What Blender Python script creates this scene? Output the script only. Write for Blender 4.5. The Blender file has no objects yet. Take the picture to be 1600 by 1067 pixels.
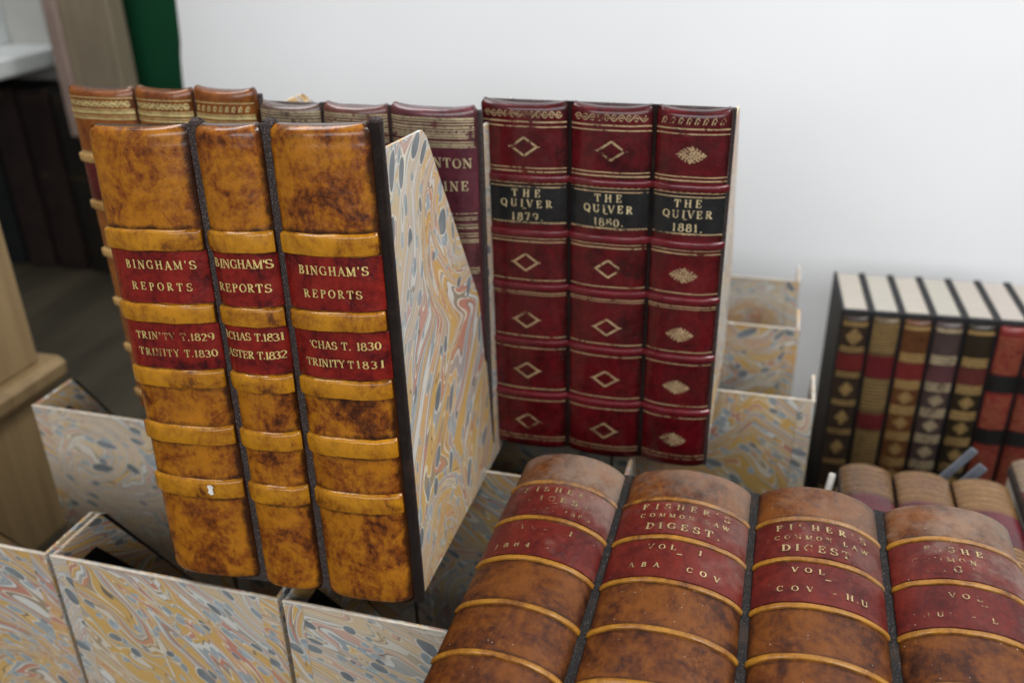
import bpy, math, random
from mathutils import Vector, Matrix, Euler, noise as mnoise

# ------------------------------------------------------------------ camera, world, lamps
scene = bpy.context.scene
COL = scene.collection
R = math.radians

cam_d = bpy.data.cameras.new('camera')
cam = bpy.data.objects.new('camera', cam_d)
COL.objects.link(cam)
scene.camera = cam
cam.matrix_world = (Matrix.Translation((0, 0, .65)) @ Matrix.Rotation(.2869, 4, 'Z') @ Matrix.Rotation(-.4639, 4, 'X')
                    @ Matrix.Rotation(.0238, 4, 'Y') @ Matrix.Rotation(math.pi / 2, 4, 'X'))
cam_d.sensor_width = 36
cam_d.sensor_fit = 'HORIZONTAL'
cam_d.lens = 1447.4 / 1600 * 36
cam_d.clip_start = .01
cam_d.clip_end = 100
cam_d.dof.use_dof = True
cam_d.dof.focus_distance = .475
cam_d.dof.aperture_fstop = 6.3

world = bpy.data.worlds.new('World')
scene.world = world
world.use_nodes = True
bg = world.node_tree.nodes['Background']
bg.inputs[0].default_value = (.97, .985, 1, 1)
bg.inputs[1].default_value = .11

def area(name, loc, target, sx, sy, power, col=(1, 1, 1)):
    l = bpy.data.lights.new(name, 'AREA')
    l.shape = 'RECTANGLE'
    l.size, l.size_y, l.energy, l.color = sx, sy, power, col
    o = bpy.data.objects.new(name, l)
    COL.objects.link(o)
    o.location = loc
    o.rotation_euler = (Vector(target) - Vector(loc)).to_track_quat('-Z', 'Y').to_euler()
    return o

area('ceiling_lamp', (.80, .72, 2.0), (.05, .60, .2), 1.6, .6, 36, (1, .99, .97))
area('second_ceiling_lamp', (-.95, .85, 2.0), (-.1, .60, .2), 1.5, .4, 15, (1, .99, .98))
area('window_lamp', (.25, -1.75, 1.35), (0, .7, .25), 3.0, 1.1, 40, (.99, .99, 1))

scene.view_settings.view_transform = 'Standard'
scene.view_settings.look = 'None'
scene.view_settings.exposure = .52
scene.view_settings.gamma = 1
scene.render.engine = 'CYCLES'

# ------------------------------------------------------------------ node helpers
class Mat:
    def __init__(s, name):
        s.m = bpy.data.materials.new(name)
        s.m.use_nodes = True
        s.t = s.m.node_tree
        s.t.nodes.clear()
        s.out = s.t.nodes.new('ShaderNodeOutputMaterial')
    def n(s, typ, ins=None, **props):
        nd = s.t.nodes.new('ShaderNode' + typ)
        for k, v in props.items():
            setattr(nd, k, v)
        for k, v in (ins or {}).items():
            s.set(nd.inputs[k], v)
        return nd
    def set(s, inp, v):
        if hasattr(v, 'is_output') or hasattr(v, 'links'):
            s.t.links.new(v, inp)
        elif isinstance(v, (tuple, list)) and len(v) == 3 and inp.type == 'RGBA':
            inp.default_value = (*v, 1)
        else:
            inp.default_value = v
    def math(s, op, a, b=0., clamp=False):
        nd = s.n('Math', operation=op, use_clamp=clamp)
        s.set(nd.inputs[0], a)
        s.set(nd.inputs[1], b)
        return nd.outputs[0]
    def vmath(s, op, a, b):
        nd = s.n('VectorMath', operation=op)
        s.set(nd.inputs[0], a)
        if op == 'SCALE':
            s.set(nd.inputs[3], b)
        else:
            s.set(nd.inputs[1], b)
        return nd.outputs[1] if op in ('LENGTH', 'DISTANCE') else nd.outputs[0]
    def mix(s, f, a, b, blend='MIX'):
        nd = s.n('Mix', data_type='RGBA', blend_type=blend)
        s.set(nd.inputs[0], f)
        s.set(nd.inputs[6], a)
        s.set(nd.inputs[7], b)
        return nd.outputs[2]
    def noise(s, vec, scale, detail=4., rough=.55, dist=0., col=False):
        nd = s.n('TexNoise', {'Vector': vec, 'Scale': scale, 'Detail': detail, 'Roughness': rough, 'Distortion': dist})
        return nd.outputs[1 if col else 0]
    def rng(s, v, a, b, c=0., d=1., smooth=True):
        nd = s.n('MapRange', {'Value': v, 'From Min': a, 'From Max': b, 'To Min': c, 'To Max': d})
        if smooth:
            nd.interpolation_type = 'SMOOTHSTEP'
        return nd.outputs[0]
    def ramp(s, v, stops, interp='LINEAR'):
        nd = s.n('ValToRGB', {'Fac': v})
        cr = nd.color_ramp
        cr.interpolation = interp
        while len(cr.elements) < len(stops):
            cr.elements.new(.5)
        for e, (p, c) in zip(cr.elements, stops):
            e.position, e.color = p, (*c, 1)
        return nd.outputs[0]
    def mapping(s, vec, loc=(0, 0, 0), rot=(0, 0, 0), sc=(1, 1, 1)):
        return s.n('Mapping', {'Vector': vec, 'Location': loc, 'Rotation': rot, 'Scale': sc}).outputs[0]
    def obj(s, seed=0):
        tc = s.n('TexCoord').outputs['Object']
        return s.mapping(tc, loc=(seed * 1.37, seed * .71, seed * 2.13)) if seed else tc
    def bump(s, h, strength, dist=.001):
        return s.n('Bump', {'Height': h, 'Strength': strength, 'Distance': dist}).outputs[0]
    def bsdf(s, col, rough=.5, spec=.5, metal=0., normal=None, coat=0., coat_rough=.2):
        b = s.n('BsdfPrincipled', {'Base Color': col, 'Roughness': rough, 'Specular IOR Level': spec, 'Metallic': metal,
                                   'Coat Weight': coat, 'Coat Roughness': coat_rough})
        if normal is not None:
            s.set(b.inputs['Normal'], normal)
        s.t.links.new(b.outputs[0], s.out.inputs[0])
        return b

_leather = {}
def leather(name, light, mid, dark, seed=0, rough=(.25, .42), mottled=(.34, .66), wear=.8, dust=0., coat=.25, grain=.5, dustcol=(.33, .28, .24), spec=.22):
    """Antiqued leather: clouds of light and dark stain, fine speckle, scuffs, stain gathered irregularly along worn edges."""
    m = Mat(name)
    p = m.obj(seed)
    big = m.noise(p, 44, 9, .70, .5)
    small = m.noise(p, 230, 5, .65)
    fib = m.noise(m.mapping(p, rot=(0, .5, 0), sc=(1, 1, .35)), 420, 4, .7)
    f = m.math('ADD', m.math('MULTIPLY', big, .62), m.math('ADD', m.math('MULTIPLY', small, .23), m.math('MULTIPLY', fib, .15)))
    t = m.rng(f, mottled[0], mottled[1])
    col = m.ramp(t, [(0, dark), (.30, mid), (.75, light), (1, tuple(min(1, c * 1.18) for c in light))])
    st = m.n('Attribute', attribute_name='stain').outputs['Fac']
    sm = m.math('MULTIPLY', m.rng(m.math('ADD', st, m.math('MULTIPLY', m.math('SUBTRACT', m.noise(p, 75, 6, .7), .5), 1.5)), .34, .92), wear)
    col = m.mix(sm, col, tuple(c * .45 for c in dark))
    # small dark scuffs and nicks
    sc = m.noise(m.mapping(p, rot=(0, .9, 0), sc=(1, 1, .3)), 190, 3, .6, 1.4)
    nick = m.math('MULTIPLY', m.rng(sc, .69, .76), m.rng(m.noise(p, 24, 2), .45, .6))
    col = m.mix(m.math('MULTIPLY', nick, .8), col, tuple(c * .4 for c in dark))
    cr = m.n('TexVoronoi', {'Vector': m.vmath('ADD', m.mapping(p, sc=(1, 1, .6)), m.vmath('SCALE', m.noise(p, 140, 3, .6, 0, True), .006)), 'Scale': 260., 'Randomness': 1.}, feature='DISTANCE_TO_EDGE').outputs[0]
    crk = m.math('MULTIPLY', m.rng(cr, .0, .05, 1, 0), m.rng(m.noise(p, 48, 6, .7), .56, .70))
    col = m.mix(m.math('MULTIPLY', crk, .3), col, tuple(c * .5 for c in dark))
    r = m.rng(m.noise(p, 60, 5), .3, .7, rough[0], rough[1])
    ht = m.math('ADD', m.math('MULTIPLY', m.noise(p, 900, 4, .6), .35 * grain), m.math('SUBTRACT', m.math('MULTIPLY', small, .6), m.math('MULTIPLY', nick, 1.2)))
    if dust:
        dz = m.n('Attribute', attribute_name='dust').outputs['Fac']
        dn = m.math('ADD', m.noise(p, 42, 8, .72), m.math('MULTIPLY', m.math('SUBTRACT', dz, .5), .75))
        dm = m.math('MULTIPLY', m.rng(dn, .40, .78), dust)
        col = m.mix(dm, col, dustcol)
        vo = m.n('TexVoronoi', {'Vector': p, 'Scale': 420, 'Randomness': 1.})
        spk = m.math('MULTIPLY', m.rng(vo.outputs['Distance'], .06, .13, 1., 0.), m.rng(m.n('SeparateColor', {'Color': vo.outputs['Color']}).outputs[0], .84, .91))
        spk = m.math('MULTIPLY', spk, m.rng(m.noise(p, 55, 3), .38, .6))
        col = m.mix(m.math('MULTIPLY', spk, .75), col, (.6, .55, .48))
        r = m.math('ADD', r, m.math('MULTIPLY', dm, .3), True)
    m.bsdf(col, r, spec, 0, m.bump(m.math('SUBTRACT', ht, m.math('MULTIPLY', crk, .35)), .6, .0009), coat, .13)
    return m.m

def gritty_black(base=(.036, .027, .026), spk=(.22, .185, .17), sc=1500, lo=.55):
    m = Mat('gritty black board')
    p = m.obj()
    a = m.noise(p, sc, 2, .7)
    sp = m.rng(a, lo, lo + .15)
    c = m.mix(sp, base, spk)
    c = m.mix(m.rng(m.noise(p, 60, 4), .5, .75, 0, .5), c, (.05, .028, .018))
    m.bsdf(c, .75, .2, 0, m.bump(a, .8, .0012))
    return m.m

def marble(name, seed, angle=-.55, scale=1., swirl=7., grey=0., ochre=0.):
    """Marbled paper: long combed streaks of ochre, cream, pink and grey, snail curls, and slate stones lying along the streaks."""
    m = Mat(name)
    uv = m.n('UVMap', uv_map='UVMap').outputs[0]
    p = m.mapping(uv, loc=(seed * 3.17, seed * 1.93, 0), sc=(13. * scale, 13. * scale, 1))
    def warp(v, sc, amp, det=2):
        return m.vmath('ADD', v, m.vmath('SCALE', m.vmath('SUBTRACT', m.noise(p, sc, det, .5, 0, True), (.5, .5, .5)), amp))
    def flat(v):
        q = m.n('SeparateXYZ', {'Vector': v})
        return m.n('CombineXYZ', {'X': q.outputs[0], 'Y': q.outputs[1], 'Z': 0.}).outputs[0]
    p1 = flat(warp(p, .7, .55))
    vo = m.n('TexVoronoi', {'Vector': p1, 'Scale': .50, 'Randomness': .55}, voronoi_dimensions='2D')
    rnd = m.n('SeparateColor', {'Color': vo.outputs['Color']})
    d = m.math('DIVIDE', m.vmath('DISTANCE', p1, vo.outputs['Position']), .80)
    fall = m.math('POWER', m.rng(d, 0, 1, 1, 0, False), 1.6)
    act = m.rng(rnd.outputs[0], .15, .22)
    ang = m.math('MULTIPLY', m.math('MULTIPLY', fall, swirl), act)
    curled = m.n('VectorRotate', {'Vector': p1, 'Center': vo.outputs['Position'], 'Axis': (0, 0, 1), 'Angle': ang}).outputs[0]
    p2 = m.mapping(m.mapping(curled, rot=(0, 0, angle)), sc=(.27, 1.75, 1))
    v = m.noise(p2, 1., 3.2, .48, .35)
    # inside a curl the bands also run in rings
    v = m.math('ADD', v, m.math('MULTIPLY', m.math('MULTIPLY', m.rng(d, .0, .95, 1, 0), act), .30))
    fr = m.math('FRACT', m.math('MULTIPLY', v, 5.6))
    och, cream, grey_c, pink, taupe, pale = (.50, .315, .10), (.60, .55, .44), (.27, .30, .31), (.42, .19, .14), (.25, .21, .155), (.54, .535, .50)
    if grey:
        k = grey
        och = tuple(a * (1 - k) + b * k for a, b in zip(och, (.54, .53, .48)))
        pink = tuple(a * (1 - k) + b * k for a, b in zip(pink, (.56, .47, .41)))
        taupe = tuple(a * (1 - k) + b * k for a, b in zip(taupe, (.40, .37, .30)))
    ink = (.13, .11, .09)
    seq = [(och, 16), (cream, 2), (pink, 6), (cream, 1.5), (och, 5), (ink, 1.2), (pale, 7), (grey_c, 6), (cream, 1.5), (pink, 4), (taupe, 4), (cream, 2), (och, 11), (ink, 1.2), ((.56, .38, .17), 5),
           (cream, 1.5), (grey_c, 7), (pale, 3), (ink, 1.), (pink, 8), (cream, 2), (taupe, 4), (pale, 8), (ink, 1.), (och, 6), (cream, 2), (grey_c, 3)]
    tot, acc, st = sum(w for _, w in seq), 0, []
    for c, w in seq:
        st.append((acc / tot, c))
        acc += w
    col = m.ramp(fr, st, 'CONSTANT')
    wash = m.noise(p2, .42, 2)
    col = m.mix(m.rng(wash, .54 - .09 * ochre, .60 - .08 * ochre, 0, .28 + .2 * ochre), col, och)
    col = m.mix(m.rng(wash, .48, .40, 0, .42), col, (.44, .45, .43))
    col = m.mix(m.rng(m.noise(p2, .37, 2, .5, 0, True) if False else m.noise(m.mapping(p2, loc=(7, 3, 0)), .5, 2), .56, .63, 0, .22), col, pink)
    # fine combed lines
    f2 = m.math('FRACT', m.math('MULTIPLY', v, 25.))
    f3 = m.math('FRACT', m.math('MULTIPLY', m.noise(m.mapping(p2, loc=(3, 9, 0)), 1.6, 4, .55, .4), 15.))
    for ff, c0, wd, lo, amt, colr in ((f2, .5, .09, .48, .75, (.66, .61, .52)), (f2, .1, .07, .48, .7, (.16, .135, .11)), (f3, .5, .04, .52, .5, (.64, .57, .46))):
        ln = m.math('MULTIPLY', m.rng(m.math('ABSOLUTE', m.math('SUBTRACT', ff, c0)), .0, wd, 1, 0), m.rng(m.noise(m.mapping(p, loc=(c0 * 9, wd * 50, 0)), 1.5, 2), lo, lo + .14))
        col = m.mix(m.math('MULTIPLY', ln, amt), col, colr)
    # stones
    def stones(col, sc, thr, lo, colour, rim, off, asp):
        q = m.mapping(m.mapping(warp(m.vmath('ADD', p1, m.vmath('SCALE', m.vmath('SUBTRACT', curled, p1), .06)), 2.2, .10), rot=(0, 0, angle - .12)), loc=(off, off * .3, 0), sc=(sc / asp, sc * asp, 1))
        v2 = m.n('TexVoronoi', {'Vector': flat(q), 'Scale': 1., 'Randomness': .8}, voronoi_dimensions='2D')
        rr = m.n('SeparateColor', {'Color': v2.outputs['Color']})
        size = m.math('MULTIPLY', m.rng(rr.outputs[1], 0, 1, .40, 1.15, False), thr)
        dd = m.math('DIVIDE', v2.outputs['Distance'], size)
        cl = m.rng(m.noise(m.mapping(p, loc=(off * 2, 5, 0)), .6, 2), .44, .50)
        on = m.math('MULTIPLY', m.rng(rr.outputs[0], lo, lo + .02), m.math('GREATER_THAN', cl, .5))
        inn = m.math('MULTIPLY', m.rng(dd, .97, 1.03, 1, 0), on)
        edge = m.math('MULTIPLY', m.rng(dd, 1.12, 1.20, 1, 0), on)
        col = m.mix(m.math('MULTIPLY', edge, .9), col, rim)
        tint = m.mix(m.rng(m.noise(q, 1.1, 3), .35, .65), colour, tuple(c * 1.45 for c in colour))
        return m.mix(inn, col, tint)
    col = stones(col, 9.5, .33, .50, (.215, .25, .265), (.52, .51, .46), 3.3, 1.45)
    col = stones(col, 5.4, .29, .60, (.125, .142, .152), (.56, .54, .48), 0., 1.45)
    fib = m.noise(uv, 900, 3, .6)
    col = m.mix(m.rng(fib, .3, .7, 0, .10), col, (.3, .27, .22))
    wipe = m.noise(m.mapping(uv, rot=(0, 0, .4), sc=(40, 9, 1)), 1, 5, .6)
    m.bsdf(col, m.rng(wipe, .3, .7, .36, .58), .35, 0, m.bump(fib, .12, .0004))
    return m.m

def gilt(name='worn gold leaf', seed=0, wear=.5, col=(.62, .46, .20)):
    m = Mat(name)
    p = m.obj(seed)
    a = m.noise(p, 260, 5, .7)
    b = m.noise(p, 45, 3, .6)
    f = m.math('ADD', m.math('MULTIPLY', a, .55), m.math('MULTIPLY', b, .45))
    on = m.rng(f, wear - .07, wear + .05)
    g = m.n('BsdfPrincipled', {'Base Color': m.mix(m.rng(a, .4, .65), col, tuple(c * .6 for c in col)), 'Metallic': .35, 'Roughness': .42,
                               'Normal': m.bump(a, .5, .0006)})
    t = m.n('BsdfTransparent')
    mx = m.n('MixShader', {0: on})
    m.t.links.new(t.outputs[0], mx.inputs[1])
    m.t.links.new(g.outputs[0], mx.inputs[2])
    m.t.links.new(mx.outputs[0], m.out.inputs[0])
    return m.m

def plain(name, col, rough=.6, var=.15, scale=30, spec=.4, bump=.2, sc=(1, 1, 1), metal=0., detail=5):
    m = Mat(name)
    p = m.mapping(m.obj(), sc=sc)
    a = m.noise(p, scale, detail, .6)
    c = m.mix(m.rng(a, .3, .7), tuple(v * (1 - var) for v in col), tuple(min(1, v * (1 + var)) for v in col))
    m.bsdf(c, rough, spec, metal, m.bump(a, bump, .001))
    return m.m

# ------------------------------------------------------------------ object helpers
def tag(o, label=None, cat=None, group=None, kind=None):
    for k, v in (('label', label), ('category', cat), ('group', group), ('kind', kind)):
        if v:
            o[k] = v
    return o

def thing(name, label, cat, matrix, group=None):
    o = bpy.data.objects.new(name, None)
    o.empty_display_size = .02
    COL.objects.link(o)
    o.matrix_world = matrix
    return tag(o, label, cat, group)

def mesh(name, verts, faces, mats, parent=None, uvs=None, attrs=None, smooth=True, midx=None, auto=None):
    me = bpy.data.meshes.new(name)
    me.from_pydata([tuple(v) for v in verts], [], faces)
    if not isinstance(mats, (list, tuple)):
        mats = [mats]
    for mt in mats:
        me.materials.append(mt)
    if midx:
        for pl, i in zip(me.polygons, midx):
            pl.material_index = i
    if uvs:
        lay = me.uv_layers.new(name='UVMap')
        if callable(uvs):
            for pl in me.polygons:
                for li in pl.loop_indices:
                    lay.data[li].uv = uvs(me.vertices[me.loops[li].vertex_index].co, pl)
        else:
            for lp in me.loops:
                lay.data[lp.index].uv = uvs[lp.vertex_index]
    for k, vals in (attrs or {}).items():
        at = me.attributes.new(k, 'FLOAT', 'POINT')
        at.data.foreach_set('value', vals)
    if smooth:
        for pl in me.polygons:
            pl.use_smooth = True
        if auto:
            me.set_sharp_from_angle(angle=R(auto))
    o = bpy.data.objects.new(name, me)
    COL.objects.link(o)
    if parent:
        o.parent = parent
    return o

def prism(poly, axis, a, b):
    """closed prism of a 2-D polygon extruded along an axis from a to b"""
    n = len(poly)
    def put(p, t):
        return {'x': (t, p[0], p[1]), 'y': (p[0], t, p[1]), 'z': (p[0], p[1], t)}[axis]
    v = [put(p, a) for p in poly] + [put(p, b) for p in poly]
    f = [tuple(range(n))[::-1], tuple(range(n, 2 * n))] + [(i, (i + 1) % n, n + (i + 1) % n, n + i) for i in range(n)]
    return v, f

def boxgeo(x0, x1, y0, y1, z0, z1):
    return prism([(x0, y0), (x1, y0), (x1, y1), (x0, y1)], 'z', z0, z1)

def merge(*geos):
    V, F = [], []
    for v, f in geos:
        o = len(V)
        V += list(v)
        F += [tuple(i + o for i in q) for q in f]
    return V, F

def bevel(o, w=.001, seg=2):
    md = o.modifiers.new('bevel', 'BEVEL')
    md.width, md.segments, md.limit_method = w, seg, 'ANGLE'
    md.angle_limit = R(40)
    return o

def boxuv(seed):
    rr = random.Random(seed)
    ox, oy = rr.random() * 5, rr.random() * 5
    def f(co, pl):
        n = pl.normal
        if abs(n.x) > .7:
            return (co.y + ox + 1.3, co.z + oy)
        if abs(n.y) > .7:
            return (co.x + ox, co.z + oy)
        return (co.x + ox, co.y * 1. + oy + .7)
    return f

# ------------------------------------------------------------------ slab-serif lettering, drawn as ribbons
TK, TN = .19, .085
def _arc(cx, cy, rx, ry, a0, a1, n=14):
    out = []
    for i in range(n + 1):
        a = R(a0 + (a1 - a0) * i / n)
        c, s = math.cos(a), math.sin(a)
        out.append((cx + rx * c, cy + ry * s, TN + (TK - TN) * abs(c) ** 1.5))
    return out
def _l(x0, y0, x1, y1, w=TK, n=1):
    return [(x0 + (x1 - x0) * i / n, y0 + (y1 - y0) * i / n, w) for i in range(n + 1)]
def _sf(x, y, r=.17):
    return _l(x - r, y, x + r, y, TN, 2)
def _v(x, w=TK, top=True, bot=True, y0=0, y1=1):
    s = [_l(x, y0, x, y1, w)]
    if bot: s.append(_sf(x, y0 + .04))
    if top: s.append(_sf(x, y1 - .04))
    return s
def glyph(c):
    h = lambda x0, x1, y: _l(x0, y, x1, y, TN, 3)
    t = lambda x, y0, y1: _l(x, y0, x, y1, TN * 1.2)
    if c == 'A': return [_l(.1, 0, .43, 1, TN), _l(.43, 1, .76, 0), h(.22, .62, .34), _sf(.1, .04, .14), _sf(.78, .04, .15)], .9
    if c == 'B': return _v(.2, bot=False, top=False) + [h(.04, .3, .96), h(.04, .3, .04), _arc(.28, .75, .3, .21, -90, 90), _arc(.28, .27, .38, .23, -90, 90), h(.2, .35, .52)], .82
    if c == 'C': return [_arc(.47, .5, .38, .46, 42, 318, 18), t(.76, .66, .95)], .9
    if c == 'D': return _v(.2, bot=False, top=False) + [h(.04, .34, .96), h(.04, .34, .04), _arc(.32, .5, .46, .46, -90, 90)], .92
    if c in 'EF':
        s = _v(.2, top=False, bot=(c == 'F')) + [h(.04, .7, .96), h(.2, .52, .52), t(.69, .72, .97), t(.52, .4, .64)]
        return (s + [h(.04, .72, .04), t(.71, .03, .28)] if c == 'E' else s), .84
    if c == 'G': return [_arc(.47, .5, .38, .46, 42, 325, 18), t(.76, .66, .95), _l(.76, .02, .76, .42, TK * .9), _sf(.74, .42, .15)], .95
    if c == 'H': return _v(.2) + _v(.78) + [h(.2, .78, .52)], 1.0
    if c == 'I': return _v(.22), .46
    if c == 'L': return _v(.2, bot=False) + [h(.04, .7, .04), t(.7, .03, .3)], .8
    if c == 'M': return _v(.14, TN, top=False) + _v(.92, top=False) + [_l(.16, 1, .52, .08, TK), _l(.52, .08, .9, 1, TN), _sf(.1, .96, .1), _sf(.96, .96, .1)], 1.1
    if c == 'N': return _v(.16, TN, top=False) + _v(.80, TN, bot=False) + [_l(.16, 1, .80, 0), _sf(.1, .96, .1)], 1.0
    if c == 'O': return [_arc(.47, .5, .38, .46, 0, 360, 24)], .95
    if c == 'Q': return [_arc(.47, .5, .38, .46, 0, 360, 24), _l(.45, .2, .85, -.16, TK * .9)], .95
    if c in 'PR':
        s = _v(.2, top=False) + [h(.04, .34, .96), _arc(.32, .73, .32, .23, -90, 90), h(.2, .36, .5)]
        return (s + [_l(.38, .5, .74, .03), _sf(.79, .04, .09)] if c == 'R' else s), (.9 if c == 'R' else .8)
    if c == 'S': return [_arc(.38, .735, .26, .225, 40, 265, 12), _arc(.38, .265, .3, .225, 85, -145, 12), t(.64, .7, .95), t(.08, .04, .3)], .78
    if c == 'T': return _v(.44, top=False) + [h(.06, .82, .96), t(.07, .7, .97), t(.81, .7, .97)], .9
    if c == 'U': return [_l(.2, 1, .2, .3), _arc(.48, .3, .28, .27, 180, 360), _l(.76, 1, .76, .3, TN), _sf(.2, .96), _sf(.76, .96, .14)], .98
    if c == 'V': return [_l(.1, 1, .45, 0), _l(.45, 0, .8, 1, TN), _sf(.1, .96, .14), _sf(.8, .96, .13)], .9
    if c == 'W': return [_l(.08, 1, .34, 0), _l(.34, 0, .58, .9, TN), _l(.54, 1, .82, 0), _l(.82, 0, 1.06, 1, TN), _sf(.08, .96, .12), _sf(1.06, .96, .12)], 1.18
    if c == 'Y': return [_l(.1, 1, .45, .45), _l(.8, 1, .45, .45, TN), _l(.45, .48, .45, 0), _sf(.45, .04), _sf(.1, .96, .13), _sf(.8, .96, .12)], .9
    if c == 'Z': return [h(.08, .72, .96), h(.08, .74, .04), _l(.7, .95, .1, .05), t(.09, .72, .97), t(.74, .03, .28)], .84
    if c == '0': return [_arc(.36, .5, .28, .46, 0, 360, 22)], .74
    if c == '1': return _v(.26, top=False) + [_l(.26, .97, .1, .84, TN)], .52
    if c == '2': return [_arc(.34, .72, .26, .24, 160, -40, 12), _l(.53, .57, .08, .06, TN * 1.2), h(.06, .64, .06)], .72
    if c == '3': return [_arc(.3, .74, .25, .22, 150, -90, 12), _arc(.3, .27, .3, .24, 90, -150, 12)], .7
    if c == '4': return _v(.5, top=False) + [_l(.5, 1, .06, .3, TN), h(.06, .7, .3)], .76
    if c == '5': return [h(.16, .6, .95), _l(.16, .95, .14, .55, TN), _arc(.31, .3, .3, .26, 130, -150, 14)], .72
    if c == '7': return [h(.06, .64, .95), _l(.62, .93, .26, 0), t(.07, .74, .97)], .7
    if c == '8': return [_arc(.36, .75, .23, .21, 0, 360, 16), _arc(.36, .27, .3, .25, 0, 360, 18)], .74
    if c == '9': return [_arc(.36, .68, .28, .28, 0, 360, 16), _arc(.3, .55, .34, .5, 10, -80, 8)], .74
    if c == '.': return [_l(.14, .01, .14, .17, .16)], .32
    if c == "'": return [_l(.14, .98, .11, .70, .13)], .28
    if c == '-': return [_l(.08, .42, .5, .42, TN * 1.1, 2)], .6
    return [], .5

def ribbon(pts):
    """(x, z, width) polyline -> flat quads"""
    V, F = [], []
    n = len(pts)
    closed = n > 3 and abs(pts[0][0] - pts[-1][0]) + abs(pts[0][1] - pts[-1][1]) < 1e-6
    for i, (x, y, w) in enumerate(pts):
        if closed:
            a, b = pts[(i - 1) % (n - 1)], pts[(i + 1) % (n - 1)]
        else:
            a, b = pts[max(0, i - 1)], pts[min(n - 1, i + 1)]
        dx, dy = b[0] - a[0], b[1] - a[1]
        L = math.hypot(dx, dy) or 1
        nx, ny = -dy / L * w / 2, dx / L * w / 2
        V += [(x + nx, y + ny), (x - nx, y - ny)]
        if i:
            F.append((2 * i - 2, 2 * i - 1, 2 * i + 1, 2 * i))
    return V, F

# ------------------------------------------------------------------ book spines
def joints(parent, gaps, z0, z1, y, mat):
    for a, b in gaps:
        V, F = [], []
        N = 70
        for j in range(N + 1):
            z = z0 + (z1 - z0) * j / N
            for i, (x, d) in enumerate(((a - .0012, .0), (a - .0012, y * .9), (a * .75 + b * .25, y), ((a + b) / 2, y * .97), (a * .25 + b * .75, y), (b + .0012, y * .9), (b + .0012, .0))):
                V.append((x, d + (.0005 * mnoise.noise(Vector((x * 900, z * 300, a * 50))) if 0 < i < 6 else 0), z))
        for j in range(N):
            for i in range(6):
                F.append((j * 7 + i, j * 7 + i + 1, j * 7 + i + 8, j * 7 + i + 7))
        F += [tuple(range(7))[::-1], tuple(N * 7 + i for i in range(7))]
        mesh('joint', V, F, mat, parent, auto=50)

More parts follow.
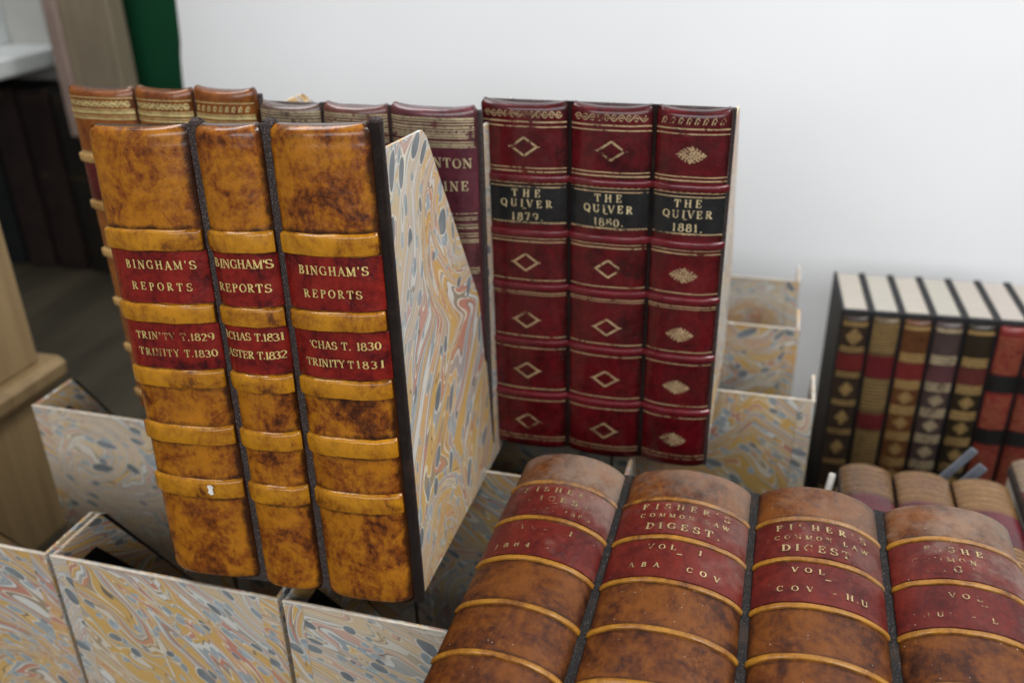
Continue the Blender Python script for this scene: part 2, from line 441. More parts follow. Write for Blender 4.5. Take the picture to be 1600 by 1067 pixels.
class Spine:
    """One rounded book spine on the front of a file; x across, z up, bulging towards -y."""
    def __init__(s, parent, x0, x1, z0, z1, bulge, power, mat, seed, stain_z=(), stain_w=.004, right=1., dents=1., crease=True, e=.42, q=.75, ears=.0007):
        s.parent, s.x0, s.x1, s.z0, s.z1, s.b, s.p, s.seed = parent, x0, x1, z0, z1, bulge, power, seed
        s.xc, s.hw = (x0 + x1) / 2, (x1 - x0) / 2
        s.dents, s.e, s.q = dents, e, q
        NU, NZ = 36, max(40, int((z1 - z0) / .0022))
        V, F, ST, DU = [], [], [], []
        for j in range(NZ + 1):
            z = z0 + (z1 - z0) * j / NZ
            e = min(z - z0, z1 - z)
            for i in range(NU + 1):
                u = -1 + 2 * i / NU
                off = (-.0030 * (1 - min(1, e / .0045)) ** 2) if crease else (-.0016 * (1 - min(1, e / .0022)) ** 2)
                if crease and z1 - z < .02:
                    off -= .0009 * math.exp(-((z1 - z - .0058) / .0009) ** 2)
                q = s.pt(u, z, off)
                q = (q[0], q[1], q[2] + ears * max(0., 1 - (z1 - z) / .014) * abs(math.sin(u * math.pi / 2)) ** 3)
                V.append(q)
                te = abs(math.sin(u * math.pi / 2))
                edge = max(0, 1 - (1 - te) / (.21 if u > 0 else .13)) ** .8 * (right if u > 0 else .7)
                st = max([math.exp(-(abs(z - c) / stain_w) ** 2) for c in stain_z] or [0]) * .75
                ends = max(0, 1 - e / .02) * .55
                ST.append(min(1, max(edge, st, ends)))
                DU.append(min(1, max(.0, (z - z0) / (z1 - z0) * 1.35 - .62 + .25 * u)))
        W = NU + 1
        for j in range(NZ):
            for i in range(NU):
                a = j * W + i
                F.append((a, a + 1, a + 1 + W, a + W))
        # head and tail close back to the board with a rolled cap
        for row, flip in ((NZ, False), (0, True)):
            prev = [row * W + i for i in range(W)]
            for k in (.6, .25, 0.):
                cur = []
                for i in range(W):
                    x, y, z = V[row * W + i]
                    cur.append(len(V))
                    V.append((s.xc + (x - s.xc) * (.985 + .015 * k), y * k, z + (.0003 if not flip else -.0003) * (1 - k)))
                    ST.append(.9)
                    DU.append(1. if not flip else 0.)
                for i in range(NU):
                    q = (prev[i], prev[i + 1], cur[i + 1], cur[i])
                    F.append(q if not flip else q[::-1])
                prev = cur
        for col, flip in ((0, True), (NU, False)):
            base = len(V)
            for j in range(NZ + 1):
                x, y, z = V[j * W + col]
                V.append((x, 0., z))
                ST.append(1.)
                DU.append(DU[j * W + col])
            for j in range(NZ):
                q = (j * W + col, base + j, base + j + 1, (j + 1) * W + col)
                F.append(q if not flip else q[::-1])
        s.o = mesh('spine', V, F, mat, parent, attrs={'stain': ST, 'dust': DU}, auto=60)

    def nrm(s, u):
        e = 1e-3
        a, b = s._flat(max(-1, u - e)), s._flat(min(1, u + e))
        dx, dy = b[0] - a[0], b[1] - a[1]
        L = math.hypot(dx, dy) or 1
        return dy / L, -dx / L
    def _flat(s, u):
        t = math.sin(u * math.pi / 2)
        return s.xc + s.hw * t, -s.b * (s.e + (1 - s.e) * max(0., 1 - abs(t) ** s.p) ** s.q)
    def pt(s, u, z, off=0.):
        x, y = s._flat(u)
        nx, ny = s.nrm(u)
        if s.dents:
            w = mnoise.noise(Vector((x * 55, s.seed * 7.1, z * 55))) * .00045 + mnoise.noise(Vector((x * 210, s.seed * 3.1, z * 210))) * .00016
            off += w * s.dents * (1 - abs(u) ** 4)
        return (x + nx * off, y + ny * off, z)
    def at_x(s, x, z, off):
        t = max(-1, min(1, (x - s.xc) / s.hw))
        return s.pt(math.asin(t) * 2 / math.pi, z, off)

    def shell(s, name, za, zb, prof, mat, u0=-1., u1=1., NU=36, wob=0., stain_edge=.55):
        """a closed strip laid over the spine between two heights; prof = [(fraction of height, lift)]"""
        V, F, ST, DU = [], [], [], []
        n = len(prof)
        for i in range(NU + 1):
            u = u0 + (u1 - u0) * i / NU
            endf = min(1., (min(u - u0, u1 - u) / .03) + .55)
            for (t, o) in prof:
                z = za + (zb - za) * t
                z += wob * mnoise.noise(Vector((u * 4, s.seed, zb * 40)))
                V.append(s.pt(u, z, o * endf if o > 0 else o))
                ST.append(max(0, 1 - (1 - abs(u)) / .10) * .9 + stain_edge * max(0, 1 - min(t, 1 - t) / .12) * .9)
                DU.append(min(1, max(.0, (z - s.z0) / (s.z1 - s.z0) * 1.35 - .62 + .25 * u)))
        for i in range(NU):
            for k in range(n - 1):
                a = i * n + k
                F.append((a, a + n, a + n + 1, a + 1))
        F.append(tuple(range(n)))
        F.append(tuple(range(NU * n, NU * n + n))[::-1])
        return mesh(name, V, F, mat, s.o, attrs={'stain': ST, 'dust': DU}, auto=50)
    def band(s, zc, h, lift, mat, wob=.0004, u0=-1., u1=1.):
        pr = [(0, -.0006), (.01, lift * .5), (.04, lift * .9), (.10, lift * .99), (.5, lift * 1.04), (.84, lift), (.895, lift * .93), (.985, lift * .06), (1, -.0006)]
        return s.shell('raised_band', zc - h / 2, zc + h / 2, pr, mat, u0, u1, wob=wob)
    def label(s, za, zb, mat, lift=.0005):
        return s.shell('label', za, zb, [(0, -.0004), (.01, lift)] + [(k / 12, lift) for k in range(1, 12)] + [(.99, lift), (1, -.0004)], mat, -.985, .985, wob=.0006, stain_edge=.5)
    def flatwork(s, name, polys, mat, lift):
        """ribbons of (x, z, width) laid on the spine"""
        V, F = [], []
        for k, pl in enumerate(polys):
            v, f = ribbon(pl)
            o = len(V)
            V += [s.at_x(x, z, lift + .00002 * (k % 6)) for x, z in v]
            F += [tuple(i + o for i in q) for q in f]
        return mesh(name, V, F, mat, s.o, smooth=False)
    def lines(s, zs, mat, w=.0008, lift=.00035, xm=.97, name='gilt_lines', extra=()):
        polys = []
        for z in zs:
            ww = w
            if isinstance(z, tuple):
                z, ww = z
            polys.append([(s.xc + s.hw * math.sin((-1 + 2 * i / 28) * math.pi / 2) * xm, z + .0002 * mnoise.noise(Vector((i * .2, z * 99, s.seed))), ww) for i in range(29)])
        return s.flatwork(name, polys + list(extra), mat, lift)
    def text(s, rows, mat, lift=.0009):
        """rows = (text, x centre, z base, height, total width)"""
        polys = []
        rr = random.Random(s.seed)
        for (txt, xc, zb, h, width) in rows:
            gl = [glyph(c) for c in txt]
            nat = sum(a for _, a in gl)
            sx = h * .92
            gap = (width - nat * sx) / max(1, len(txt) - 1)
            x = xc - width / 2
            for strokes, adv in gl:
                jz, jt = rr.uniform(-.04, .04) * h, rr.uniform(-.05, .05)
                for st in strokes:
                    polys.append([(x + px * sx + py * h * jt, zb + py * h + jz, w * h) for px, py, w in st])
                x += adv * sx + gap
        return s.flatwork('lettering', polys, mat, lift)

def diamond(xc, zc, w, h):
    out = []
    c = [(xc - w / 2, zc), (xc, zc + h / 2), (xc + w / 2, zc), (xc, zc - h / 2)]
    for i in range(4):
        a, b = c[i], c[(i + 1) % 4]
        pts = []
        for k in range(13):
            t = k / 12
            wd = .0014 * (1.15 if k % 2 else .8)
            pts.append((a[0] + (b[0] - a[0]) * t, a[1] + (b[1] - a[1]) * t, wd))
        out.append(pts)
    out.append([(c[0][0] - .002, zc, .0006), (c[0][0] + .001, zc, .0014)])
    out.append([(c[2][0] + .002, zc, .0006), (c[2][0] - .001, zc, .0014)])
    return out

def rosette(xc, zc, w, h):
    """a lozenge of small curls and petals"""
    out = []
    def curl(x, z, r, wd=.0006, a0=0, a1=300):
        out.append([(x + r * math.cos(R(a0 + (a1 - a0) * i / 9)), z + r * math.sin(R(a0 + (a1 - a0) * i / 9)), wd) for i in range(10)])
    for ring, n, wd in ((1., 16, .0008), (.62, 10, .0008), (.28, 5, .0007)):
        for i in range(n):
            a = 2 * math.pi * i / n
            k = ring / (abs(math.cos(a)) ** 1.25 + abs(math.sin(a)) ** 1.25) ** .8
            curl(xc + w / 2 * k * math.cos(a), zc + h / 2 * k * math.sin(a), .00115, wd, math.degrees(a) + 60, math.degrees(a) + 360)
    out.append([(xc - w / 2 - .002, zc, .0004), (xc - w / 2 + .0014, zc, .0018)])
    out.append([(xc + w / 2 + .002, zc, .0004), (xc + w / 2 - .0014, zc, .0018)])
    out.append([(xc, zc + h / 2 + .001, .0004), (xc, zc + h / 2 - .001, .0016)])
    out.append([(xc, zc - h / 2 - .001, .0004), (xc, zc - h / 2 + .001, .0016)])
    return out

def roll(sp, z, amp, step, kind, xm=.9, w=.0007):
    out = []
    x0, x1 = sp.xc - sp.hw * xm, sp.xc + sp.hw * xm
    n = int((x1 - x0) / step)
    if kind == 'wave':
        m = n * 8
        out.append([(x0 + (x1 - x0) * i / m, z + amp * math.sin(i / 8 * 2 * math.pi), w) for i in range(m + 1)])
        for i in range(n):
            for ph, sg in ((.25, -1), (.75, 1)):
                cx = x0 + (x1 - x0) * (i + ph) / n
                out.append([(cx + .0011 * math.cos(a * .7), z + sg * amp * .35 + .0011 * math.sin(a * .7), w) for a in range(9)])
    else:
        for i in range(n):
            cx = x0 + (x1 - x0) * (i + .5) / n
            out.append([(cx - step * .3, z - amp, w), (cx - step * .1, z + amp * .6, w), (cx + step * .15, z + amp, w), (cx + step * .3, z, w * .7)])
            out.append([(cx, z - amp, w), (cx + step * .12, z - amp * .2, w)])
    return out

# ------------------------------------------------------------------ shared materials
BLACK = gritty_black()
BLACK3 = gritty_black((.010, .006, .005), (.05, .035, .03), 2300, .56)
BLACK2 = gritty_black((.010, .009, .009), (.22, .20, .18), 1500, .60)
LINING = plain('black lining paper', (.006, .006, .007), .8, .3, 200, .2)
EDGE = plain('worn paper edge', (.55, .50, .42), .7, .2, 150, .2)
GOLD = gilt()
GOLDW = gilt('very worn gold leaf', 5, .50, (.60, .47, .24))
GOLDF = gilt('faint gold leaf', 9, .535, (.55, .42, .24))

def file_shell(root, w, H, D, d1, hb, mats, seed, ztop=.955, front='board', strips=True):
    """the cut-away box of a magazine file: tall front, sides with a flat shoulder that slope to a low back"""
    zt = H * ztop
    T = .0022
    fy = .0045
    mt = lambda i: mats[i % len(mats)]
    if front == 'board':
        v, f = boxgeo(0, w, 0, fy, 0, H)
        b = bevel(mesh('backing_board', v, f, BLACK, root, smooth=False), .0008)
    else:
        v, f = boxgeo(0, w, 0, T, 0, zt)
        o = mesh('front_panel', v, f, [mt(0), LINING, mt(1)], root, uvs=boxuv(seed), smooth=False, midx=[0, 2, 0, 0, 1, 0])
        fy = T
        if strips:
            for (a, b) in ((.0004, .0125), (w - .0125, w - .0004)):
                v, f = boxgeo(a, b, -.00045, .0, 0, zt - .0004)
                mesh('paper_seam', v, f, mt(1), o, uvs=boxuv(seed + 71 + int(a * 1000)), smooth=False)
            rs = random.Random(seed)
        V, F = [], []
        for cx in (.001, w - .001):
            for q in range(5):
                px, pz, r = cx + rs.uniform(-.0006, .0006) + (0 if q else 0), zt - rs.uniform(0, .0045) * q / 2, rs.uniform(.0005, .0011)
                n0 = len(V)
                for t in range(7):
                    rr_ = r * rs.uniform(.55, 1.3)
                    V.append((min(w, max(0, px + rr_ * math.cos(t * .9))), -.00055 - .00002 * q, min(zt, pz + rr_ * 1.2 * math.sin(t * .9))))
                F.append(tuple(range(n0, n0 + 7)))
        mesh('corner_scuff', V, F, EDGE, o, smooth=False)
        v, f = boxgeo(T + .0002, w - T - .0002, T, T + .0005, zt - .032, zt - .0003)
        mesh('turn_in', v, f, mt(1), o, uvs=boxuv(seed + 5), smooth=False)
        v, f = boxgeo(-.0002, w + .0002, -.0005, .0009, zt - .0002, zt + .0005)
        mesh('worn_edge', v, f, EDGE, o, smooth=False)
    poly = [(fy, .002), (D, .002), (D, hb), (d1 + .006, zt - .004), (d1, zt), (fy, zt)]
    s2 = ((zt - hb) / (D - d1))
    for side in (0, 1):
        x0 = 0. + (.0 if front != 'board' else .001)
        x1 = x0 + T
        if side:
            x0, x1 = w - x1, w - x0
        v, f = prism(poly, 'x', x0, x1)
        mi = [0] * len(f)
        mi[0 if side else 1] = 1
        nb = len(poly)
        for k in (2, 3, 4):
            mi[2 + k] = 2
        o = mesh('side_panel', v, f, [mt(2), LINING, mt(1)], root, uvs=boxuv(seed + 11 * (side + 1)), smooth=False, midx=mi)
        # marbled paper turned over the sloping edge into the box
        g = .019
        n = math.hypot(1, s2)
        inner = [(fy + .0006, zt - .0003), (d1, zt - .0003), (D - .0003, hb), (D - .0003, hb - g), (d1 - g * (n - 1) / s2, zt - g), (fy + .0006, zt - g)]
        xi0, xi1 = (x1, x1 + .0004) if not side else (x0 - .0004, x0)
        v, f = prism(inner, 'x', xi0, xi1)
        mesh('turn_in', v, f, mt(1), o, uvs=boxuv(seed + 31 * (side + 1)), smooth=False)
    v, f = boxgeo(T + .001, w - T - .001, D - T, D, .002, hb - .001)
    mesh('back_panel', v, f, mt(0), root, uvs=boxuv(seed + 3), smooth=False)
    v, f = boxgeo(T + .001, w - T - .001, fy, D - T, .001, .004)
    mesh('bottom_panel', v, f, LINING, root, smooth=False)

# ------------------------------------------------------------------ setting
TABLE = Mat('dark table cloth')
_p = TABLE.obj()
_n = TABLE.noise(TABLE.mapping(_p, rot=(0, 0, .6), sc=(1, .25, 1)), 9, 5, .6)
TABLE.bsdf(TABLE.mix(TABLE.rng(_n, .35, .65), (.026, .022, .014), (.046, .038, .024)), .6, .3, 0, TABLE.bump(TABLE.noise(_p, 300, 3), .3, .001))
v, f = boxgeo(-2.6, 2.4, -.2, 1.9, -.03, 0)
tag(mesh('table_top', v, f, TABLE.m, smooth=False), kind='structure')

WALLW = plain('white painted board', (.82, .84, .86), .55, .02, 3, .3, .05)
poly = [(-.768, -.0), (2.2, -.0), (2.2, 1.6), (-.812, 1.6), (-.8, .56), (-.776, .50)]
poly = [(-.83, 0.), (2.2, 0.), (2.2, 1.7), (-.752, 1.7), (-.779, .53), (-.7835, .465), (-.7885, .44)]
v, f = prism(poly, 'y', 1.12, 1.145)
wb = mesh('white_board', v, f, WALLW, smooth=False)
tag(wb, 'large smooth white board standing behind all the books', 'board')

GREEN = plain('dark green paint', (.004, .060, .024), .55, .2, 6, .3, .1)
v, f = boxgeo(-1.10, -.72, 1.36, 1.39, 0, 1.7)
tag(mesh('green_panel', v, f, GREEN, smooth=False), 'dark green painted panel beside the left edge of the white board', 'panel')

# ------------------------------------------------------------------ main file: three tan law reports
I4 = Matrix.Identity(4)
def T(x, y, z):
    return Matrix.Translation((x, y, z))
def RZXY(a, b, c):
    return Matrix.Rotation(a, 4, 'Z') @ Matrix.Rotation(b, 4, 'X') @ Matrix.Rotation(c, 4, 'Y')

M_SIDE = marble('marbled paper with curls', 6.2, angle=-.9, scale=.80, swirl=9, ochre=.45)
M_A = marble('marbled paper streaked', 1.0, angle=.62, scale=.86)
M_B = marble('marbled paper streaked paler', 2.3, angle=.5, scale=.9, grey=.45)
M_C = marble('marbled paper combed', 7.7, angle=.8, scale=.9)
M_D = marble('marbled paper ochre', 9.1, angle=-.5, scale=.9)

tan = thing('magazine_file', 'tan calf file with three law report spines and yellow raised bands, slanted marbled side', 'magazine file',
            T(-.3243, .3722, .65 - .3772) @ RZXY(.0391, -.0818, -.0389))
file_shell(tan, .156, .27, .1895, .0605, .0744, [M_A, M_C, M_SIDE], 101)
amber, amid, adark = (.300, .108, .006), (.172, .045, .005), (.042, .011, .003)
bz = [(.2138, .0112), (.1738, .0105), (.1364, .0105), (.1022, .0112), (.0684, .0120)]
gaps = [c + s * h / 2 for c, h in bz for s in (-1, 1)]
B_BAND = leather('yellow raised leather', (.36, .152, .007), (.25, .088, .005), (.070, .020, .004), 3, (.20, .36), (.35, .60), .95, coat=.7, spec=.18)
B_RED = leather('red label leather', (.17, .010, .006), (.10, .005, .004), (.026, .002, .003), 6, (.2, .36), (.37, .62), .8, coat=.4)
texts = [
    [("BINGHAM'S", .0312, .1985, .0046, .040), ('REPORTS', .0302, .1868, .0043, .0345), ('TRINITY', .0210, .1590, .0042, .0245), ('T.1829', .0450, .1590, .0042, .0175),
     ('TRINITY', .0215, .1495, .0042, .0250), ('T.1830', .0455, .1495, .0042, .0172)],
    [("BINGHAM'S", .0786, .2003, .0047, .0315), ('REPORTS', .0780, .1877, .0045, .0285), ('ICHAS T.1831', .0785, .1612, .0043, .0325), ('ASTER T.1832', .0785, .1512, .0043, .0325)],
    [("BINGHAM'S", .1280, .1985, .0046, .0365), ('REPORTS', .1268, .1865, .0043, .031), ("'CHAS", .1185, .1590, .0042, .0155), ('T. 1830', .1385, .1590, .0043, .0200),
     ('TRINITY', .1185, .1490, .0042, .022), ('T', .1326, .1490, .0042, .0033), ('1831', .1424, .1490, .0043, .0135)],
]
chip_m = plain('chipped white plaster', (.62, .60, .56), .8, .15, 300)
for k, (x0, x1, zb) in enumerate(((.0, .0562, .0062), (.0602, .0962, .0035), (.1004, .1522, .0015))):
    lm = leather('tan calf', amber, amid, adark, 11 + k * 5, (.22, .40), (.355 + .016 * k, .615), .95, coat=.45, spec=.18)
    sp = Spine(tan, x0, x1, zb, .2705, .0105, 3.0, lm, 21 + k, gaps, .003)
    for c, h in bz:
        sp.band(c, h, .0019, B_BAND, u0=(-.95, -.86, -.86)[k], u1=.84)
    for (za, zt) in ((.1795, .2078), (.1420, .1682)):
        sp.label(za, zt, B_RED)
    for q in (0, 1):
        sp.text([t for t in texts[k] if (t[2] > .175) == (q == 0)], gilt('gold leaf lettering', 3 + k * 3 + q, (.40, .44)[q] + (.03 if k == 0 else 0), (.72, .55, .20)), .0010)
    if k == 0:
        bl = [[(.0375, .0715, .0018), (.0392, .0712, .0032), (.0402, .0702, .0026)], [(.0378, .0688, .0026), (.0392, .0678, .0036), (.0404, .0682, .0022)], [(.0386, .0704, .0022), (.0396, .0688, .0024)]]
        sp.flatwork('white_chip', bl, chip_m, .0034)
joints(tan, ((.0562, .0602), (.0962, .1004), ), .004, .2712, -.0042, BLACK)
joints(tan, ((.1520, .1556),), .001, .2712, -.0036, BLACK3)
# lumps of board standing up between the spines
for (xa, xb) in ((.0556, .0612), (.0956, .1012), (.1508, .1562)):
    V, F = [], []
    for j in range(9):
        for i in range(9):
            a = math.pi * j / 8
            b = 2 * math.pi * i / 8
            n = 1 + .35 * mnoise.noise(Vector((i * .9, j * .9, xa * 200)))
            V.append(((xa + xb) / 2 + (xb - xa) * .62 * n * math.sin(a) * math.cos(b), .0012 - .0045 * n * math.sin(a) * math.sin(b), .2712 + .0024 * n * math.cos(a)))
    for j in range(8):
        for i in range(8):
            F.append((j * 9 + i, j * 9 + i + 1, j * 9 + i + 10, j * 9 + i + 9))
    mesh('board_cap', V, F, BLACK, tan)

# ------------------------------------------------------------------ red file: three annuals
red = thing('magazine_file', 'dark red file of three annual spines with black title labels', 'magazine file', T(-.183, .568, .65 - .379))
file_shell(red, .158, .2535, .185, .06, .08, [M_D, M_C, M_A], 202)
R_L = [leather('oxblood leather', (.085, .0035, .006), (.050, .0025, .004), (.015, .0012, .002), 31 + k, (.22, .40), (.32, .68), .7, coat=.4) for k in range(3)]
R_BAND = leather('oxblood raised leather', (.11, .008, .013), (.08, .006, .010), (.07, .005, .010), 37, (.22, .4), (.3, .66), .5, coat=.7)
R_BLK = leather('black label leather', (.012, .013, .014), (.008, .009, .010), (.003, .003, .004), 38, (.25, .45), (.3, .7), .3, coat=.3)
GQ = gilt('gold leaf tooling', 14, .455, (.50, .36, .20))
for k, (x0, x1, yr, ww) in enumerate(((.0, .0564, '1879.', .034), (.0586, .1094, '1880.', .031), (.1116, .1562, '1881.', .030))):
    sp = Spine(red, x0, x1, .002, .2525, .0095, 2.5, R_L[k], 41 + k, (), .003, crease=False, ears=.0022)
    if k: joints(red, ((xl, x0),), .003, .2545, -.0030, BLACK3)
    xl = x1
    dz = (0, .0012, .0003)[k]
    sp.label(.1752 + dz * .3, .2022 + dz * .3, R_BLK)
    bands = [(.2063, .0042), (.1693, .0046), (.1312, .0040), (.0890, .0040), (.0472, .0040)]
    for c, h in bands:
        sp.band(c, h, .0020, R_BAND, .0002)
    zs = [(.2425, .0010), (.2395, .0008), (.2132, .0008), (.2108, .0010), (.2012, .0009), (.1762, .0009), (.1632, .0010), (.1655, .0006), (.1360, .0008), (.1266, .0008), (.1250, .0005),
          (.0936, .0008), (.0842, .0008), (.0520, .0008), (.0424, .0008), (.0118, .0009), (.0092, .0007), (.2030, .0005)]
    ex = roll(sp, .2472, .0020, .0075 if k < 2 else .0048, 'wave' if k < 2 else 'leaf', .88)
    ex += roll(sp, .2038, .0006, .004, 'leaf', .85, .0004)
    sp.lines(zs, GQ, lift=.0004, extra=ex)
    bl = [[(sp.xc + sp.hw * math.sin((-1 + 2 * i / 24) * math.pi / 2) * .95, z, .0008) for i in range(25)] for z in (.2008, .1768)]
    sp.flatwork('gilt_lines', bl, GQ, .0009)
    for z in (.2268, .1485, .1062, .0665, .0244):
        polys = diamond(sp.xc + .001, z, .0165, .0118) if k < 2 else rosette(sp.xc, z, .0145, .0082)
        sp.flatwork('gilt_ornament', polys, GQ, .0004)
    xo = sp.xc + (.002 if k == 0 else 0)
    sp.text([('THE', xo, .1942, .0050, ww * .56), ('QUIVER', xo, .1872, .0050, ww), ('-', xo - .001, .1838, .0060, .0034), (yr, xo + .0005, .1782, .0052, ww * .62)],
            gilt('gold leaf title', 50 + k, (.45, .425, .40)[k], (.66, .55, .32)), .0010)

# ------------------------------------------------------------------ two files on the left behind
brown = thing('magazine_file', 'chestnut file of three gilt spines with raised bands, behind tan law reports', 'magazine file', T(-.4735, .5435, .65 - .379))
file_shell(brown, .1455, .256, .185, .06, .08, [M_B, M_C, M_A], 303)
BR_L = leather('chestnut calf', (.20, .064, .013), (.135, .038, .010), (.055, .015, .007), 61, (.2, .38), (.3, .66), .6, coat=.4)
BR_B = leather('gilded band leather', (.34, .21, .075), (.24, .13, .04), (.12, .05, .015), 62, (.25, .4), (.3, .62), .5, coat=.3)
BR_M = leather('maroon label leather', (.075, .006, .011), (.05, .004, .008), (.018, .002, .004), 63, (.2, .36), (.3, .66), .4, coat=.4)
GY = gilt('bright gold tooling', 23, .36, (.62, .50, .22))
for k, (x0, x1) in enumerate(((.0, .0518), (.0535, .0972), (.0990, .1440))):
    sp = Spine(brown, x0, x1, .002, .2555 + .0015 * k, .0095, 2.5, BR_L, 71 + k, crease=False, ears=.0022)
    if k: joints(brown, ((xl, x0),), .003, .257, -.0028, BLACK)
    xl = x1
    for c in (.209, .174, .137, .097, .058, .018):
        sp.band(c, .0062, .0024, BR_B, .0002)
    sp.label(.1775, .2055, BR_M)
    ex = roll(sp, .2475, .0018, .0062 if k < 2 else .0042, 'wave' if k < 2 else 'leaf', .9, .0009)
    ex += rosette(sp.xc, .2275, .012, .009)
    sp.lines([(.2437, .0007), (.2418, .0020), (.2392, .0006), (.2375, .0011), (.2515, .0006), .2130, .2052, .178, .1705, .1407, .1335, .1005, .0935, .0615, .0545], GY, lift=.0004, extra=ex)
brown2 = thing('magazine_file', 'mauve brown file of three spines ringed with fine gold lines', 'magazine file', T(-.4735 + .1468, .5435, .65 - .379))
file_shell(brown2, .150, .2515, .185, .06, .08, [M_D, M_C, M_B], 404)
MV_L = [leather('mauve brown leather', a, b, (.03, .012, .012), 81 + k, (.2, .36), (.3, .68), .5, coat=.5) for k, (a, b) in enumerate((((.10, .062, .05), (.07, .042, .036)), ((.15, .055, .045), (.10, .036, .03)), ((.120, .036, .042), (.082, .024, .030))))]
MV_M = leather('dark plum label', (.105, .026, .036), (.075, .018, .028), (.03, .008, .012), 85, (.2, .34), (.3, .68), .3, coat=.5)
GP = gilt('pale gold lines', 29, .44, (.50, .40, .25))
for k, (x0, x1) in enumerate(((.0005, .0440), (.0458, .0902), (.0922, .1475))):
    sp = Spine(brown2, x0, x1, .002, .2505 + .0012 * k, .0095, 2.5, MV_L[k], 91 + k, crease=False, ears=.0022)
    if k: joints(brown2, ((xl, x0),), .003, .253, -.0028, BLACK)
    xl = x1
    sp.label(.1890 - .002 * k, .2300, MV_M)
    z0 = [.2478, .2462, .2445, .2425, .2408, .2390, .2375, .2360, .2335, .2318, .2304, .1875, .1852, .1835, .1800, .1780, .1740, .1722, .1695, .1680, .1500, .148, .1465, .110, .108, .1065, .07, .068, .03, .028]
    sp.lines([(z, .0009 if i % 3 else .0015) for i, z in enumerate(z0)], GP, lift=.0004, extra=roll(sp, .2398, .0009, .004, 'leaf', .9, .0007))
    if k == 2:
        sp.text([('NTON', sp.xc + .0130, .2175, .0062, .0245), ('ZINE', sp.xc + .0118, .2025, .0062, .0215)], gilt('gold leaf title', 97, .36, (.62, .52, .30)), .0010)

# ------------------------------------------------------------------ lying file: four dusty digest volumes
ly_m = T(-.1315, .4735 - .27, .65 - .336) @ Matrix.Rotation(-math.pi / 2, 4, 'X')
lying = thing('magazine_file', 'dusty brown file of four thick digest spines lying on its back in the foreground', 'magazine file', ly_m)
v, f = boxgeo(0, .279, 0, .005, 0, .276)
bevel(mesh('backing_board', v, f, BLACK, lying, smooth=False), .001)
v, f = merge(boxgeo(.001, .0036, .005, .042, .002, .27), boxgeo(.2754, .278, .005, .042, .002, .27))
mesh('side_panel', v, f, M_A, lying, uvs=boxuv(77), smooth=False)
v, f = merge(boxgeo(.0036, .2754, .005, .042, .0020, .0046), boxgeo(.0036, .2754, .005, .042, .2674, .27))
mesh('end_panel', v, f, M_C, lying, uvs=boxuv(78), smooth=False)
F_BAND = leather('ochre raised leather', (.24, .105, .010), (.16, .058, .007), (.045, .013, .004), 103, (.3, .45), (.34, .62), .8, .25, coat=.15)
F_RED = [leather('faded red label leather', (.096, .011, .007), (.056, .006, .005), (.024, .004, .003), 104 + k, (.32, .5), (.3, .68), .6, (.45, .28, .26, .55)[k], coat=.08, dustcol=(.24, .19, .16), spec=.12) for k in range(4)]
fb = [.2365, .2016, .1662, .1320, .0972, .0625, .028]
for k, (x0, x1) in enumerate(((.0, .0628), (.0674, .1384), (.1430, .2078), (.2124, .278))):
    lm = leather('dusty brown calf', (.105, .032, .005), (.060, .016, .004), (.020, .006, .003), 111 + k * 3, (.40, .55), (.365, .63), .75, (.5, .32, .25, .45)[k], coat=.08, dustcol=(.25, .20, .16), spec=.12)
    sp = Spine(lying, x0, x1, .001, .27, .0165, 2.1, lm, 121 + k, [z + s * .0026 for z in fb for s in (-1, 1)], .002, right=.7, crease=False, e=.26, q=.72)
    if k: joints(lying, ((xl, x0),), .002, .272, -.0042, BLACK2)
    xl = x1
    for z in fb:
        sp.band(z, .0033, .0011, F_BAND, .0003)
    sp.label(.2042, .2340, F_RED[k])
    sp.label(.1688, .1992, F_RED[k])
    xc = sp.xc
    rows = {
        0: [("FISHER'S", xc + .002, .2255, .0052, .046), ('DIGEST', xc + .001, .2165, .0054, .036), ('-', xc, .2120, .008, .0045), ('A.S. 1880.', xc + .006, .2072, .0036, .036),
            ('VOL', xc - .006, .1900, .0044, .016), ('I', xc + .014, .1900, .0044, .002), ('-', xc, .1830, .008, .0045), ('1884 - 1', xc - .004, .1742, .0042, .040)],
        1: [("FISHER'S", xc + .001, .2260, .0054, .048), ('COMMON LAW', xc + .001, .2185, .0038, .048), ('DIGEST.', xc + .001, .2078, .0062, .040),
            ('VOL', xc - .008, .1905, .0046, .015), ('1', xc + .012, .1905, .0046, .002), ('-', xc + .002, .1848, .008, .0045), ('ABA', xc - .015, .1752, .0044, .016), ('COV', xc + .015, .1752, .0044, .017)],
        2: [("FISHER'S", xc + .001, .2255, .0054, .046), ('COMMON LAW', xc + .001, .2175, .0038, .047), ('DIGEST.', xc, .2075, .0062, .038),
            ('VOL', xc - .006, .1900, .0046, .016), ('-', xc + .004, .1835, .008, .0045), ('COV', xc - .012, .1758, .0044, .017), ('- H.U', xc + .014, .1758, .0044, .017)],
        3: [("FISHE", xc - .003, .2245, .0050, .028), ('COMMON', xc - .008, .2168, .0040, .030), ('DIG', xc - .009, .2085, .0056, .017),
            ('VOL', xc - .002, .1890, .0044, .015), ('-', xc + .006, .1830, .008, .0045), ('HUS - L', xc - .006, .1752, .0040, .032)],
    }[k]
    rows = [(a, b, c + d * .06, d * .88, e) for a, b, c, d, e in rows]
    sp.text(rows, gilt('worn gold lettering', 130 + k, (.52, .46, .465, .52)[k], (.42, .31, .15)), .0009)
    for zz in (.2328, .2055, .1982, .1700):
        pass

